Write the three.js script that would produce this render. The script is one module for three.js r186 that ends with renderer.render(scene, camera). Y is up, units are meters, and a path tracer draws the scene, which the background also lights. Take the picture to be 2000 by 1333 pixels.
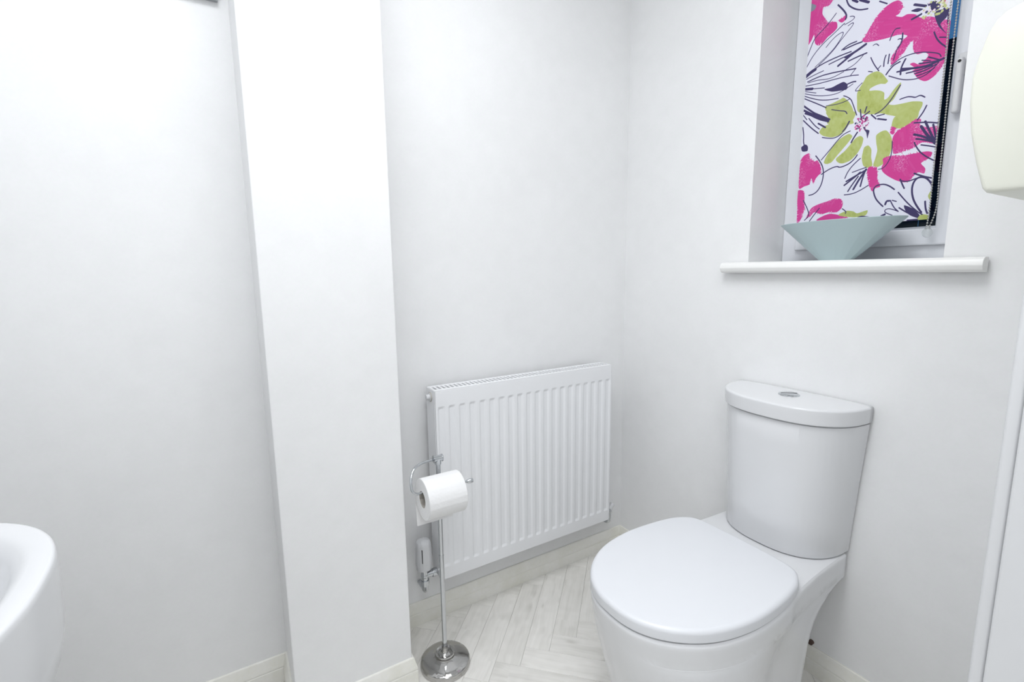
import * as THREE from 'three';
import { RectAreaLightUniformsLib } from 'three/addons/lights/RectAreaLightUniformsLib.js';
import { mergeGeometries, toCreasedNormals } from 'three/addons/utils/BufferGeometryUtils.js';
import { RoundedBoxGeometry } from 'three/addons/geometries/RoundedBoxGeometry.js';

// ---------------------------------------------------------------- camera, sky, lights, exposure
const scene = new THREE.Scene();
const camera = new THREE.PerspectiveCamera(2 * Math.atan(666.5 / 934.03) * 180 / Math.PI, 2000 / 1333, 0.02, 60);
camera.position.set(1.3938, 1.15, 1.3524);
camera.rotation.order = 'YXZ';
camera.rotation.set(-8.39671815 * Math.PI / 180, 59.00513303 * Math.PI / 180, -0.7239236 * Math.PI / 180);
scene.add(camera);

const renderer = new THREE.WebGLRenderer({ antialias: true });
renderer.toneMapping = THREE.LinearToneMapping;
renderer.toneMappingExposure = 1.25;
renderer.shadowMap.enabled = true;
renderer.shadowMap.type = THREE.PCFSoftShadowMap;
RectAreaLightUniformsLib.init();

scene.background = new THREE.Color().setRGB(0.035, 0.12, 0.27);      // clear blue evening sky outside the window

// the toilet's ceiling panel and the hall's (their fittings are built further down)
const LAMP = { x: 0.88, z: 1.16, w: 0.44, d: 1.0, y: 2.352, power: 7.8 };
const HALL_LAMP = { x: 1.92, z: 1.58, w: 0.6, d: 1.1, y: 2.352, power: 5.5 };
for (const L of [LAMP, HALL_LAMP]) {
  const r = new THREE.RectAreaLight(new THREE.Color().setRGB(0.965, 0.98, 1.0), L.power, L.w, L.d);
  r.position.set(L.x, L.y - 0.012, L.z);
  r.rotation.x = -Math.PI / 2;
  r.castShadow = true;
  scene.add(r);
}

// ---------------------------------------------------------------- helpers
let seed = 7;
const rnd = () => { seed = (seed * 1664525 + 1013904223) >>> 0; return seed / 4294967296; };
const taken = {};
function numbered(name) {
  if (!(name in taken)) { taken[name] = 0; return name; }
  taken[name] += 1;
  return name + '_' + String(taken[name]).padStart(3, '0');
}
function mesh(name, geo, mat, parent) {
  const m = new THREE.Mesh(geo, mat);
  m.name = parent ? name : numbered(name);
  m.castShadow = true; m.receiveShadow = true;
  (parent || scene).add(m);
  return m;
}
function thing(name, label, category, pos = [0, 0, 0], group) {
  const g = new THREE.Group();
  g.name = numbered(name);
  g.position.set(...pos);
  g.userData = { label, category };
  if (group) g.userData.group = group;
  scene.add(g);
  return g;
}
function structure(o, label, category) { o.userData = { kind: 'structure', label, category }; return o; }
function structGroup(name, label, category) { const g = new THREE.Group(); g.name = numbered(name); scene.add(g); return structure(g, label, category); }
function boxUV(geo) {                                               // uv in metres, by the way each face points
  const g = geo.index ? geo.toNonIndexed() : geo;
  const p = g.attributes.position, n = g.attributes.normal, uv = new Float32Array(p.count * 2);
  for (let i = 0; i < p.count; i++) {
    const ax = Math.abs(n.getX(i)), ay = Math.abs(n.getY(i)), az = Math.abs(n.getZ(i));
    const x = p.getX(i), y = p.getY(i), z = p.getZ(i);
    if (ax >= ay && ax >= az) { uv[2 * i] = z; uv[2 * i + 1] = y; }
    else if (ay >= az) { uv[2 * i] = x; uv[2 * i + 1] = z; }
    else { uv[2 * i] = x; uv[2 * i + 1] = y; }
  }
  g.setAttribute('uv', new THREE.BufferAttribute(uv, 2));
  return g;
}
const box = (x0, x1, y0, y1, z0, z1) => boxUV(new THREE.BoxGeometry(x1 - x0, y1 - y0, z1 - z0).translate((x0 + x1) / 2, (y0 + y1) / 2, (z0 + z1) / 2));
function rbox(x0, x1, y0, y1, z0, z1, r = 0.003, s = 2) {
  return boxUV(new RoundedBoxGeometry(x1 - x0, y1 - y0, z1 - z0, s, r).translate((x0 + x1) / 2, (y0 + y1) / 2, (z0 + z1) / 2));
}
const V3 = (x, y, z) => new THREE.Vector3(x, y, z);
function strip(list) { return list.map(g => { const h = g.index ? g.toNonIndexed() : g.clone(); for (const k of Object.keys(h.attributes)) if (!['position', 'normal', 'uv'].includes(k)) h.deleteAttribute(k); return h; }); }
const merge = list => mergeGeometries(strip(list));
function cyl(a, b, r0, r1 = r0, seg = 24) {                         // a cylinder or cone from a to b
  const d = b.clone().sub(a), g = new THREE.CylinderGeometry(r1, r0, d.length(), seg);
  g.applyQuaternion(new THREE.Quaternion().setFromUnitVectors(V3(0, 1, 0), d.clone().normalize()));
  g.translate((a.x + b.x) / 2, (a.y + b.y) / 2, (a.z + b.z) / 2);
  return g;
}
function lathe(profile, seg = 48) { return toCreasedNormals(new THREE.LatheGeometry(profile.map(p => new THREE.Vector2(p[0], p[1])), seg), 0.7); }
// closed rings of equal length joined into a skin, ends closed with fans
function loft(rings, capA = true, capB = true, crease = 0.6) {
  const n = rings[0].length, pos = [], idx = [], uv = [];
  for (const r of rings) for (const p of r) { pos.push(p[0], p[1], p[2]); uv.push(p[0] + p[2], p[1]); }
  for (let k = 0; k + 1 < rings.length; k++) for (let i = 0; i < n; i++) {
    const a = k * n + i, b = k * n + (i + 1) % n, c = a + n, d = b + n;
    idx.push(a, c, b, b, c, d);
  }
  const cap = (k, flip) => {
    const c = [0, 0, 0]; for (const p of rings[k]) for (let j = 0; j < 3; j++) c[j] += p[j] / n;
    const o = pos.length / 3; pos.push(...c); uv.push(c[0] + c[2], c[1]);
    for (let i = 0; i < n; i++) { const a = k * n + i, b = k * n + (i + 1) % n; flip ? idx.push(o, b, a) : idx.push(o, a, b); }
  };
  if (capA) cap(0, false);
  if (capB) cap(rings.length - 1, true);
  const g = new THREE.BufferGeometry();
  g.setAttribute('position', new THREE.Float32BufferAttribute(pos, 3));
  g.setAttribute('uv', new THREE.Float32BufferAttribute(uv, 2));
  g.setIndex(idx); g.computeVertexNormals();
  return crease > 2 ? g : toCreasedNormals(g, crease);
}
// a profile [[out, y], ...] carried along a wall line in the floor plan, one mesh geometry per stretch, mitred at the corners
function skirting(path, profile) {
  const n = path.length, off = [];
  const nor = (a, b) => { const dx = b[0] - a[0], dz = b[1] - a[1], l = Math.hypot(dx, dz); return [-dz / l, dx / l]; };
  for (let i = 0; i < n; i++) {
    const p = i > 0 ? nor(path[i - 1], path[i]) : null, q = i < n - 1 ? nor(path[i], path[i + 1]) : null;
    if (!p) off.push(q); else if (!q) off.push(p);
    else { const k = 1 + p[0] * q[0] + p[1] * q[1]; off.push([(p[0] + q[0]) / k, (p[1] + q[1]) / k]); }
  }
  const out = [];
  for (let i = 0; i + 1 < n; i++) {
    const ring = j => profile.map(([o, y]) => [path[j][0] + off[j][0] * o, y, path[j][1] + off[j][1] * o]);
    out.push(boxUV(loft([ring(i), ring(i + 1)], true, true, 0.3)));
  }
  return out;
}

// ---------------------------------------------------------------- textures and materials
function canvasTex(w, h, draw, srgb = true) {
  const c = document.createElement('canvas'); c.width = w; c.height = h;
  draw(c.getContext('2d'), w, h);
  const t = new THREE.CanvasTexture(c);
  if (srgb) t.colorSpace = THREE.SRGBColorSpace;
  t.wrapS = t.wrapT = THREE.RepeatWrapping; t.magFilter = THREE.LinearFilter; t.anisotropy = 8;
  return t;
}
function noiseGrid(n) { const a = new Float32Array(n * n); for (let i = 0; i < a.length; i++) a[i] = rnd(); return a; }
function tileNoise(n) {                                             // periodic smooth value noise, n cells a side
  const g = noiseGrid(n);
  return (u, v) => {
    const x = ((u % 1) + 1) % 1 * n, y = ((v % 1) + 1) % 1 * n, i = Math.floor(x), j = Math.floor(y);
    const f = x - i, h = y - j, a = f * f * (3 - 2 * f), b = h * h * (3 - 2 * h), i1 = (i + 1) % n, j1 = (j + 1) % n, i0 = i % n, j0 = j % n;
    return (g[j0 * n + i0] * (1 - a) + g[j0 * n + i1] * a) * (1 - b) + (g[j1 * n + i0] * (1 - a) + g[j1 * n + i1] * a) * b;
  };
}
function dataTex(n, f, srgb) {
  const d = new Uint8Array(n * n * 4);
  for (let j = 0; j < n; j++) for (let i = 0; i < n; i++) {
    const c = f(i / n, j / n), k = (j * n + i) * 4;
    d[k] = c[0]; d[k + 1] = c[1]; d[k + 2] = c[2]; d[k + 3] = 255;
  }
  const t = new THREE.DataTexture(d, n, n);
  if (srgb) t.colorSpace = THREE.SRGBColorSpace;
  t.wrapS = t.wrapT = THREE.RepeatWrapping; t.magFilter = THREE.LinearFilter; t.minFilter = THREE.LinearMipmapLinearFilter; t.generateMipmaps = true; t.needsUpdate = true;
  return t;
}
const cl = x => Math.max(0, Math.min(255, Math.round(x)));
const n8 = tileNoise(8), n32 = tileNoise(32), n96 = tileNoise(96), n200 = tileNoise(200);
const wallBump = dataTex(512, (u, v) => { const h = cl(255 * (0.3 * n32(u, v) + 0.35 * n96(u, v) + 0.35 * n200(u, v))); return [h, h, h]; });
const wallMap = dataTex(512, (u, v) => { const k = 2.5 * (n8(u, v) - 0.5) + 2 * (n32(v, u) - 0.5) + 1.5 * (n200(u, v) - 0.5); return [cl(242 + k), cl(242.5 + k), cl(243 + k)]; }, true);
const M = {};
M.wall = new THREE.MeshStandardMaterial({ map: wallMap, bumpMap: wallBump, bumpScale: 0.00012, roughness: 0.62 });
M.ceiling = new THREE.MeshStandardMaterial({ color: 0xf3f3f3, roughness: 0.9 });
const ivoryMap = dataTex(256, (u, v) => { const k = 7 * (n8(u, v) - 0.5) + 6 * (n32(u, v) - 0.5) + 4 * (n200(u, v) - 0.5); return [cl(241 + k), cl(240 + k), cl(233 + 1.5 * k)]; }, true);
M.skirting = new THREE.MeshStandardMaterial({ map: ivoryMap, roughness: 0.38 });
M.gloss = new THREE.MeshStandardMaterial({ color: 0xdadbdd, roughness: 0.3 });
M.upvc = new THREE.MeshStandardMaterial({ color: 0xe8eaef, roughness: 0.3 });
M.ceramic = new THREE.MeshPhysicalMaterial({ color: 0xe4e5e7, roughness: 0.2 });
M.plastic = new THREE.MeshPhysicalMaterial({ color: 0xe4e6ea, roughness: 0.3 });
M.radiator = new THREE.MeshStandardMaterial({ color: 0xf0f1f3, roughness: 0.32 });
M.chrome = new THREE.MeshStandardMaterial({ color: 0xc9cccf, metalness: 1, roughness: 0.09 });
const scratch = dataTex(512, (u, v) => { const s = Math.pow(n200(u * 0.35 + v, v * 3), 3) + 0.5 * n96(u, v); const h = cl(60 + 150 * s); return [h, h, h]; });
M.wornChrome = new THREE.MeshStandardMaterial({ color: 0xbcbbb9, metalness: 1, roughness: 0.22, roughnessMap: scratch });
M.dark = new THREE.MeshStandardMaterial({ color: 0x151515, roughness: 0.7 });
M.paper = new THREE.MeshStandardMaterial({ color: 0xf2f2f2, roughness: 0.95, bumpMap: wallBump, bumpScale: 0.0005 });
M.card = new THREE.MeshStandardMaterial({ color: 0xbab5ad, roughness: 0.95 });
M.cream = new THREE.MeshStandardMaterial({ color: 0xe9eade, roughness: 0.34 });
M.bowl = new THREE.MeshPhysicalMaterial({ color: 0xb2c5c9, roughness: 0.42, clearcoat: 0.15 });
M.glass = new THREE.MeshPhysicalMaterial({ color: 0xffffff, transmission: 1, thickness: 0, roughness: 0.02, ior: 1.5 });
M.clear = new THREE.MeshPhysicalMaterial({ color: 0xf2f4f4, transmission: 0.8, thickness: 0, roughness: 0.15, ior: 1.45 });
M.steel = new THREE.MeshStandardMaterial({ color: 0xb9b9b4, metalness: 1, roughness: 0.25 });

// ---------------------------------------------------------------- the printed flowers of the blind, in points of its print
const PRINT_FILLS = [
['p',390,728,406,709,437,654,473,601,515,565,558,548,596,550,622,576,628,607,609,640,591,647,628,668,659,664,702,682,736,716,787,731,823,752,854,776,904,807,908,902,906,973,896,1019,894,1052,874,1090,852,1117,819,1135,794,1133,761,1108,738,1074,725,1046,739,1034,705,998,725,994,758,1017,787,998,805,975,782,950,742,947,719,922,709,872,712,844,688,864,665,902,635,933,610,954,591,960,585,921,599,890,623,857,647,825,672,805,644,786,611,776,578,775,539,772,487,765,440,756,410,748],
['p',-20,237,183,328,159,362,135,384,94,379,91,424,114,466,144,504,199,526,208,569,184,592,146,609,114,637,81,648,51,620,39,555,21,588,-10,611,-15,439,-9,382],
['p',211,518,242,512,267,503,272,531,239,546],
['k',-19,304,37,341,25,369,-14,366],
['g',426,1017,442,990,476,976,511,978,542,1004,568,1043,581,1066,566,1079,536,1070,502,1072,473,1082,469,1096,505,1104,540,1118,565,1140,569,1185,591,1179,616,1143,641,1114,661,1100,661,1127,645,1164,626,1201,601,1225,635,1240,690,1244,743,1247,796,1265,799,1292,786,1324,780,1363,746,1397,706,1417,654,1393,645,1353,659,1326,613,1302,554,1274,513,1269,465,1256,427,1240,400,1214,392,1147,389,1082],
['g',642,1325,632,1390,670,1405,713,1396,751,1373,775,1334,710,1297],
['g',166,1123,219,1111,271,1099,296,1093,331,1129,360,1177,377,1227,374,1272,370,1300,197,1257,201,1214,176,1160],
['g',184,1163,379,1215,376,1271,345,1306,321,1343,280,1362,230,1365,169,1340,136,1306,156,1274,207,1257,196,1210],
['g',357,1369,380,1392,355,1430,317,1473,278,1516,245,1554,208,1559,189,1544,204,1501,243,1442,290,1394,330,1374],
['g',434,1401,456,1424,450,1472,424,1523,380,1565,326,1577,289,1559,279,1531,333,1490,371,1448,402,1412],
['g',468,1490,493,1481,516,1514,520,1571,532,1629,501,1641,472,1618,458,1566,461,1524],
['g',540,1422,569,1402,600,1402,627,1436,644,1486,643,1547,629,1592,596,1634,559,1648,538,1630,547,1583,555,1529,544,1471],
['p',778,1367,802,1380,799,1411,846,1442,905,1450,916,1566,878,1551,821,1532,779,1555,723,1570,664,1575,653,1549,643,1480,652,1441,679,1414,719,1398,751,1380],
['p',629,1382,661,1403,646,1440,626,1422],
['p',598,1593,652,1583,719,1596,782,1596,849,1596,883,1609,875,1640,849,1654,828,1670,854,1707,851,1739,817,1727,791,1749,776,1773,742,1781,692,1760,641,1724,607,1691,592,1661,601,1628],
['p',513,1636,559,1644,569,1684,577,1742,596,1787,565,1796,548,1815,525,1776,506,1702,502,1659],
['p',31,1460,70,1452,81,1493,115,1522,137,1519,164,1562,176,1617,154,1637,133,1664,121,1701,101,1651,89,1696,50,1706,6,1715,1,1587,6,1494],
['p',-4,1738,49,1745,60,1834,64,1890,45,1960,11,1998,5,1868],
['p',85,1956,119,1888,172,1863,239,1848,296,1833,340,1846,354,1877,346,1914,312,1940,253,1934,201,1944,145,1923,109,1959],
['p',174,1992,210,1961,269,1947,343,1966,394,1986,403,2009],
['g',329,1965,383,1937,432,1946,461,1963,527,1948,516,1984,436,1990],
['n',464,1993,497,1985,550,1998,512,2005],
['n',149,990,203,993,248,983,287,979,315,1007,311,1039,266,1035,205,1023],
['n',815,715,887,724,882,771,852,802,870,843,892,879,849,823,825,769],
['n',679,652,714,650,747,669,717,674],
['n',784,646,813,648,841,688,829,710,799,703,786,670],
['p',832,645,867,661,859,676],
['n',2,1391,33,1375,54,1395,53,1429,13,1425],
['n',457,1361,491,1376,487,1410,483,1430,472,1386],
['n',756,1939,805,1965,848,2010,851,2037,797,2012,765,1974],
['n',617,1994,645,1982,646,1996,621,2001],
['g',841,2050,860,2011,911,2023,925,2005,925,2057],
['g',887,1889,911,1846,923,1919,901,1923],
['w',103,402,191,427,246,482,224,517,171,505,128,465]];
const PRINT_STROKES = [
[6.6,193,463,151,507,107,542,48,578,24,630,-3,702],
[11,202,409,245,462,271,511,263,533],
[9.9,254,378,268,434,308,477,353,509,408,523],
[15.4,303,419,336,446],
[17.6,354,441,411,481],
[8.8,482,506,530,542],
[6.6,-4,784,25,732,70,680,128,635,192,601,247,565,259,560],
[5.5,138,682,181,636,250,611,259,633,212,700,157,745,65,800],
[5.5,294,527,325,534,324,558,260,570],
[5.5,286,587,316,574,324,590,284,630,236,676,189,730,93,796],
[8.8,255,744,291,722,353,720],
[9.9,268,746,330,737,391,737],
[17.6,417,763,370,783,322,798,285,804],
[15.4,335,796,287,823,237,849],
[8.8,32,823,100,798,193,784,270,779,321,778],
[7.7,169,815,247,803,304,797],
[9.9,307,840,362,831,428,826],
[5.5,410,829,366,876,293,896],
[26.4,1,848,32,830,66,818],
[6.6,6,870,55,858,131,849],
[8.8,15,894,99,879,201,886,287,898,363,910],
[5.5,363,910,329,950],
[5.5,23,903,80,900,184,927,281,905],
[6.6,3,921,103,935,218,938,335,949,385,962],
[19.8,1,945,56,958],
[6.6,60,959,148,979],
[9.9,308,1005,345,997,370,1002],
[5.5,415,1026,357,1069,407,1074],
[5.5,353,1013,304,1037,228,1053,111,1029,0,979],
[5.5,3,963,87,998],
[6.6,-2,996,77,1043,162,1075,257,1088],
[7.7,-5,1013,93,1076,174,1132],
[13.2,-4,1069,70,1138,173,1214],
[15.4,2,1106,79,1161,188,1224],
[11,18,1125,103,1195,196,1240],
[6.6,-7,1132,30,1184],
[5.5,173,1118,234,1128,299,1127,339,1115],
[6.6,295,1080,342,1106,365,1158,397,1245],
[6.6,216,1157,278,1184,317,1194,329,1217],
[5.5,466,790,483,781,502,804],
[6.6,458,868,477,914,517,977],
[6.6,526,946,510,963],
[7.7,554,886,545,907,546,957],
[7.7,574,887,571,947],
[6.6,451,959,476,970],
[6.6,569,795,577,763,596,729,623,737],
[8.8,643,776,647,825,624,864],
[6.6,619,808,634,803,648,831,618,861,603,934],
[6.6,590,971,631,943,683,932,741,935,803,955,864,985,874,1008],
[9.9,566,1018,595,973,643,960],
[11,675,953,652,998,654,1046],
[6.6,584,1033,648,1075,703,1098,766,1107,820,1089,860,1046,872,1022],
[14.3,892,1023,831,1041,750,1037,659,1012],
[11,632,1022,687,1028,749,1031],
[9.9,758,1011,809,1023,859,1028],
[8.8,688,1049,752,1055,831,1047],
[8.8,737,1068,793,1069,851,1048],
[7.7,749,1086,805,1084,843,1068],
[6.6,771,995,818,1014],
[8.8,806,987,868,1026],
[8.8,822,840,835,879,863,923,895,957],
[7.7,855,884,894,899],
[11,890,758,891,812],
[13.2,689,708,719,703,739,697],
[15.4,696,620,760,656],
[7.7,660,1117,629,1172,595,1223,553,1261,519,1271],
[7.7,666,1212,703,1205,735,1215,757,1227,782,1216,809,1239],
[8.8,824,1296,812,1331,781,1376],
[8.8,460,1204,451,1240],
[9.9,481,1242,435,1268],
[8.8,419,1212,431,1286],
[8.8,495,1268,528,1305],
[11,540,1308,593,1328],
[7.7,532,1287,578,1286],
[8.4,3,1183,63,1251,129,1312],
[7.2,46,1178,93,1243,134,1280],
[14.4,15,1132,120,1190,198,1240],
[16.8,86,1151,204,1227],
[12,123,1236,179,1279],
[8.4,3,1237,15,1293,15,1348,25,1381],
[7.2,162,1350,231,1377,280,1370,307,1350],
[7.2,362,1349,322,1357,282,1392,230,1454,168,1521],
[10.8,350,1278,332,1317,310,1340],
[10.8,412,1371,388,1408,376,1435],
[8.4,123,1482,169,1540,194,1613,189,1696,163,1754,127,1780,92,1783],
[8.4,177,1633,227,1603,291,1589,307,1606,369,1592,407,1563,425,1534],
[7.2,448,1564,404,1598,367,1650,353,1692],
[12,353,1743,412,1701,456,1665],
[12,365,1716,431,1683,489,1657],
[14.4,495,1651,459,1702,419,1782],
[10.8,491,1650,474,1711,465,1767],
[9.6,445,1692,409,1744,382,1792],
[7.2,359,1815,408,1818,467,1797,518,1768],
[7.2,402,1656,455,1643,494,1636],
[6,644,1486,651,1562,632,1627,604,1663,573,1664],
[9.6,764,1392,831,1403,898,1426],
[16.8,894,1554,851,1500,806,1425],
[14.4,899,1556,867,1491,826,1398],
[12,899,1549,887,1483,872,1429],
[10.8,904,1544,902,1474],
[14.4,887,1540,829,1495,771,1469],
[12,876,1538,820,1512,785,1501],
[8.4,913,1584,868,1565,817,1547],
[8.4,776,1522,797,1572,847,1628,910,1672],
[10.8,795,1730,842,1757,921,1786],
[9.6,716,1757,731,1793,745,1822],
[8.4,716,1764,753,1783,809,1765],
[12,859,1998,819,1940,793,1869,790,1802,814,1759,859,1764,890,1798,907,1833],
[8.4,712,1845,766,1920,842,1996,865,2012],
[10.8,874,1927,879,1973,893,2008],
[9.6,727,1953,772,1989,839,2029],
[9.6,625,1931,586,1891,563,1846,553,1802,570,1776,620,1773,659,1796,686,1821],
[13.2,639,1919,643,1895,662,1897],
[7.2,668,1894,691,1945,723,1977],
[7.2,680,1896,705,1906],
[6,723,1977,673,1950,642,1954,638,1975,689,2001],
[7.2,353,1918,383,1940,378,1955],
[7.2,50,1817,97,1902,104,1950,71,1979],
[7.2,182,1895,147,1939,111,1991],
[9.6,783,2044,840,2043]];

// ---------------------------------------------------------------- the room: 1.25 m x 2 m, doorway in the right-hand wall, hall beyond
const WA = 0.004, WB = -0.004, RW = 1.246, RT = 0.1, FW = 2.0, CH = 2.4, DZ0 = 0.602, DZ1 = 1.46;
structure(mesh('wall_left', box(-0.2, WA, -0.1, CH, -0.3, FW + 0.15), M.wall), 'white painted wall behind the radiator and above the basin', 'wall');
{ // window wall, with the opening of the window cut through it
  const s = new THREE.Shape([[WA, -0.1], [RW + RT, -0.1], [RW + RT, CH], [WA, CH]].map(p => new THREE.Vector2(...p)));
  s.holes.push(new THREE.Path([[0.516, 1.135], [0.516, 2.06], [0.9725, 2.06], [0.9725, 1.135]].map(p => new THREE.Vector2(...p))));
  const g = new THREE.ExtrudeGeometry(s, { depth: 0.28, bevelEnabled: false }).translate(0, 0, WB - 0.28);
  structure(mesh('wall_back', boxUV(g), M.wall), 'white painted wall with the window recess above the toilet', 'wall');
}
{ // projecting pier between radiator and basin, its arrises slightly rounded
  const x1 = 0.2145, z0 = 0.985, z1 = 1.283, r = 0.004, s = new THREE.Shape();
  s.moveTo(WA, -z0); s.lineTo(x1 - r, -z0); s.quadraticCurveTo(x1, -z0, x1, -z0 - r);
  s.lineTo(x1, -z1 + r); s.quadraticCurveTo(x1, -z1, x1 - r, -z1); s.lineTo(WA, -z1); s.closePath();
  const g = new THREE.ExtrudeGeometry(s, { depth: CH, bevelEnabled: false, curveSegments: 4 }).rotateX(-Math.PI / 2);
  structure(mesh('wall_pier', boxUV(g), M.wall), 'white boxed-out pier standing forward between radiator and basin', 'wall');
}
structure(mesh('wall_front', box(WA, RW + RT, -0.1, CH, FW, FW + 0.15), M.wall), 'white wall behind the wash basin, facing the window', 'wall');
{ // right-hand wall with the doorway
  const s = new THREE.Shape([[WB, -0.1], [DZ0 - 0.02, -0.1], [DZ0 - 0.02, 2.02], [DZ1 + 0.02, 2.02], [DZ1 + 0.02, -0.1], [FW, -0.1], [FW, CH], [WB, CH]].map(p => new THREE.Vector2(-p[0], p[1])));
  const g = new THREE.ExtrudeGeometry(s, { depth: RT, bevelEnabled: false }).rotateY(Math.PI / 2).translate(RW, 0, 0);
  structure(mesh('wall_right', boxUV(g), M.wall), 'white wall with the open doorway and the cream dispenser', 'wall');
}
structure(mesh('ceiling', box(-0.2, 2.8, CH, CH + 0.12, -0.3, 2.6), M.ceiling), 'plain white ceiling above the toilet and the hall', 'ceiling');
{ // hall around the camera
  const g = structGroup('wall_hall', 'white walls of the hall outside the doorway', 'wall');
  mesh('hall_wall', box(2.6, 2.75, -0.1, CH, 0.0, 2.6), M.wall, g);
  mesh('hall_wall', box(RW + RT, 2.75, -0.1, CH, -0.15, 0.0), M.wall, g);
  mesh('hall_wall', box(RW + RT, 2.75, -0.1, CH, 2.45, 2.6), M.wall, g);
  mesh('hall_wall', box(RW, RW + RT, -0.1, CH, FW + 0.15, 2.6), M.wall, g);
}
{ // door lining and architrave around the opening
  const d = structGroup('door_1', 'white painted door lining and architrave of the open doorway', 'doorway');
  mesh('door_lining', merge([rbox(RW - 0.001, RW + RT + 0.001, 0, 2.0, DZ0 - 0.02, DZ0), rbox(RW - 0.001, RW + RT + 0.001, 0, 2.0, DZ1, DZ1 + 0.02), rbox(RW - 0.001, RW + RT + 0.001, 2.0, 2.02, DZ0 - 0.02, DZ1 + 0.02)]), M.gloss, d);
  const arch = x0 => merge([rbox(x0, x0 + 0.0145, 0, 2.006, DZ0 - 0.066, DZ0 - 0.006, 0.004), rbox(x0, x0 + 0.0145, 0, 2.006, DZ1 + 0.006, DZ1 + 0.066, 0.004), rbox(x0, x0 + 0.0145, 2.006, 2.066, DZ0 - 0.066, DZ1 + 0.066, 0.004)]);
  mesh('architrave', arch(RW - 0.0155), M.gloss, d);
  mesh('architrave', arch(RW + RT + 0.001), M.gloss, d);
  mesh('door_stop', rbox(RW + 0.05, RW + 0.062, 0, 1.99, DZ0, DZ0 + 0.01, 0.002), M.gloss, d);
}

// herringbone floor: each plank a part
const floor = structGroup('floor', 'whitewashed oak planks laid in a herringbone pattern', 'floor');
{
  mesh('screed', box(-0.1, 2.75, -0.1, -0.0013, -0.15, 2.6), new THREE.MeshStandardMaterial({ color: 0xa3a19b, roughness: 1 }), floor);
  mesh('hall_floor', box(RW + RT, 2.6, -0.009, 0, 0, 2.45), new THREE.MeshStandardMaterial({ color: 0xd2d0ca, roughness: 0.5 }), floor);
  const variants = [];
  for (let k = 0; k < 6; k++) {
    const a = tileNoise(16), b = tileNoise(64), du = rnd(), tone = (rnd() - 0.5) * 9;
    const knots = Array.from({ length: 2 }, () => [rnd(), rnd(), 0.5 + rnd()]);
    const map = dataTex(512, (u, v) => {                            // u along the grain (0.6 m), v across
      const wob = 0.02 * a(u, v) ;
      let g = b(u * 0.09 + du, v * 1.0 + wob) * 0.55 + n200(u * 0.05, v * 1.0 + wob) * 0.45;
      g = Math.pow(g, 1.6);
      let k2 = 0; for (const [ku, kv, ks] of knots) { const q = Math.hypot((u - ku) * 30, (v - kv) * 95) / ks; k2 += Math.exp(-q * q); }
      const t = tone - 26 * Math.pow(Math.max(0, b(u * 0.12 + 0.3, v) * a(u, v) - 0.32), 1) - 14 * (g - 0.2) - 22 * k2 + 5 * (n32(u, v) - 0.5);
      return [cl(239 + t), cl(237 + t), cl(232 + t * 1.05)];
    }, true);
    variants.push(new THREE.MeshStandardMaterial({ map, roughness: 0.46, bumpMap: map, bumpScale: 0.0006 }));
  }
  const W = 0.0742, N = 5, X0 = 0.066, Z0 = 0.437, c = Math.SQRT1_2;
  const toXZ = (p, q) => [X0 + W * (p - q) * c, Z0 + W * (p + q) * c];
  const clip = (poly, ax, lim, sgn) => {
    const out = [];
    for (let i = 0; i < poly.length; i++) {
      const a = poly[i], b = poly[(i + 1) % poly.length], da = sgn * (a[ax] - lim), db = sgn * (b[ax] - lim);
      if (da >= 0) out.push(a);
      if ((da >= 0) !== (db >= 0)) { const t = da / (da - db); out.push([a[0] + (b[0] - a[0]) * t, a[1] + (b[1] - a[1]) * t]); }
    }
    return out;
  };
  const plank = (p0, p1, q0, q1, along) => {
    const h = 0.0007 / W, inset = e => [toXZ(p0 + e, q0 + e), toXZ(p1 - e, q0 + e), toXZ(p1 - e, q1 - e), toXZ(p0 + e, q1 - e)];
    const cut = poly => { for (const [ax, l, s] of [[0, WA + 0.002, 1], [0, RW + RT, -1], [1, WB + 0.002, 1], [1, FW - 0.001, -1]]) { poly = clip(poly, ax, l, s); if (poly.length < 3) return null; } return poly; };
    const lo = cut(inset(h * 0.5)), hi = cut(inset(h * 1.4));
    if (!lo || !hi || lo.length !== hi.length) return;
    let ar = 0; for (let i = 0; i < lo.length; i++) { const a = lo[i], b = lo[(i + 1) % lo.length]; ar += a[0] * b[1] - b[0] * a[1]; }
    if (Math.abs(ar) < 2e-4) return;
    const r = (poly, y) => poly.map(([x, z]) => [x, y, z]);
    const g = loft(ar > 0 ? [r(lo, -0.009), r(lo, -0.0006), r(hi, 0)].map(k => k) : [r(lo, -0.009), r(lo, -0.0006), r(hi, 0)], false, true, 0.2);
    const pos = g.attributes.position, uv = g.attributes.uv, ou = rnd(), ov = rnd();
    for (let i = 0; i < pos.count; i++) {
      const x = pos.getX(i) - X0, z = pos.getZ(i) - Z0, p = (x + z) * c, q = (z - x) * c;
      uv.setXY(i, (along ? p : q) / 0.6 + ou, (along ? q : p) / 0.6 + ov);
    }
    mesh('plank', g, variants[Math.floor(rnd() * variants.length)], floor);
  };
  for (let k = -40; k < 45; k++) for (let b = -8; b < 8; b++) {
    const p = k + N * b, q = k - N * b;
    plank(p, p + N, q, q + 1, true);
    const col = k + N * b, row = k - N * b;                         // the crossing plank of the same step
    plank(col + N, col + N + 1, row - N + 1, row + 1, false);
  }
}
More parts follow.
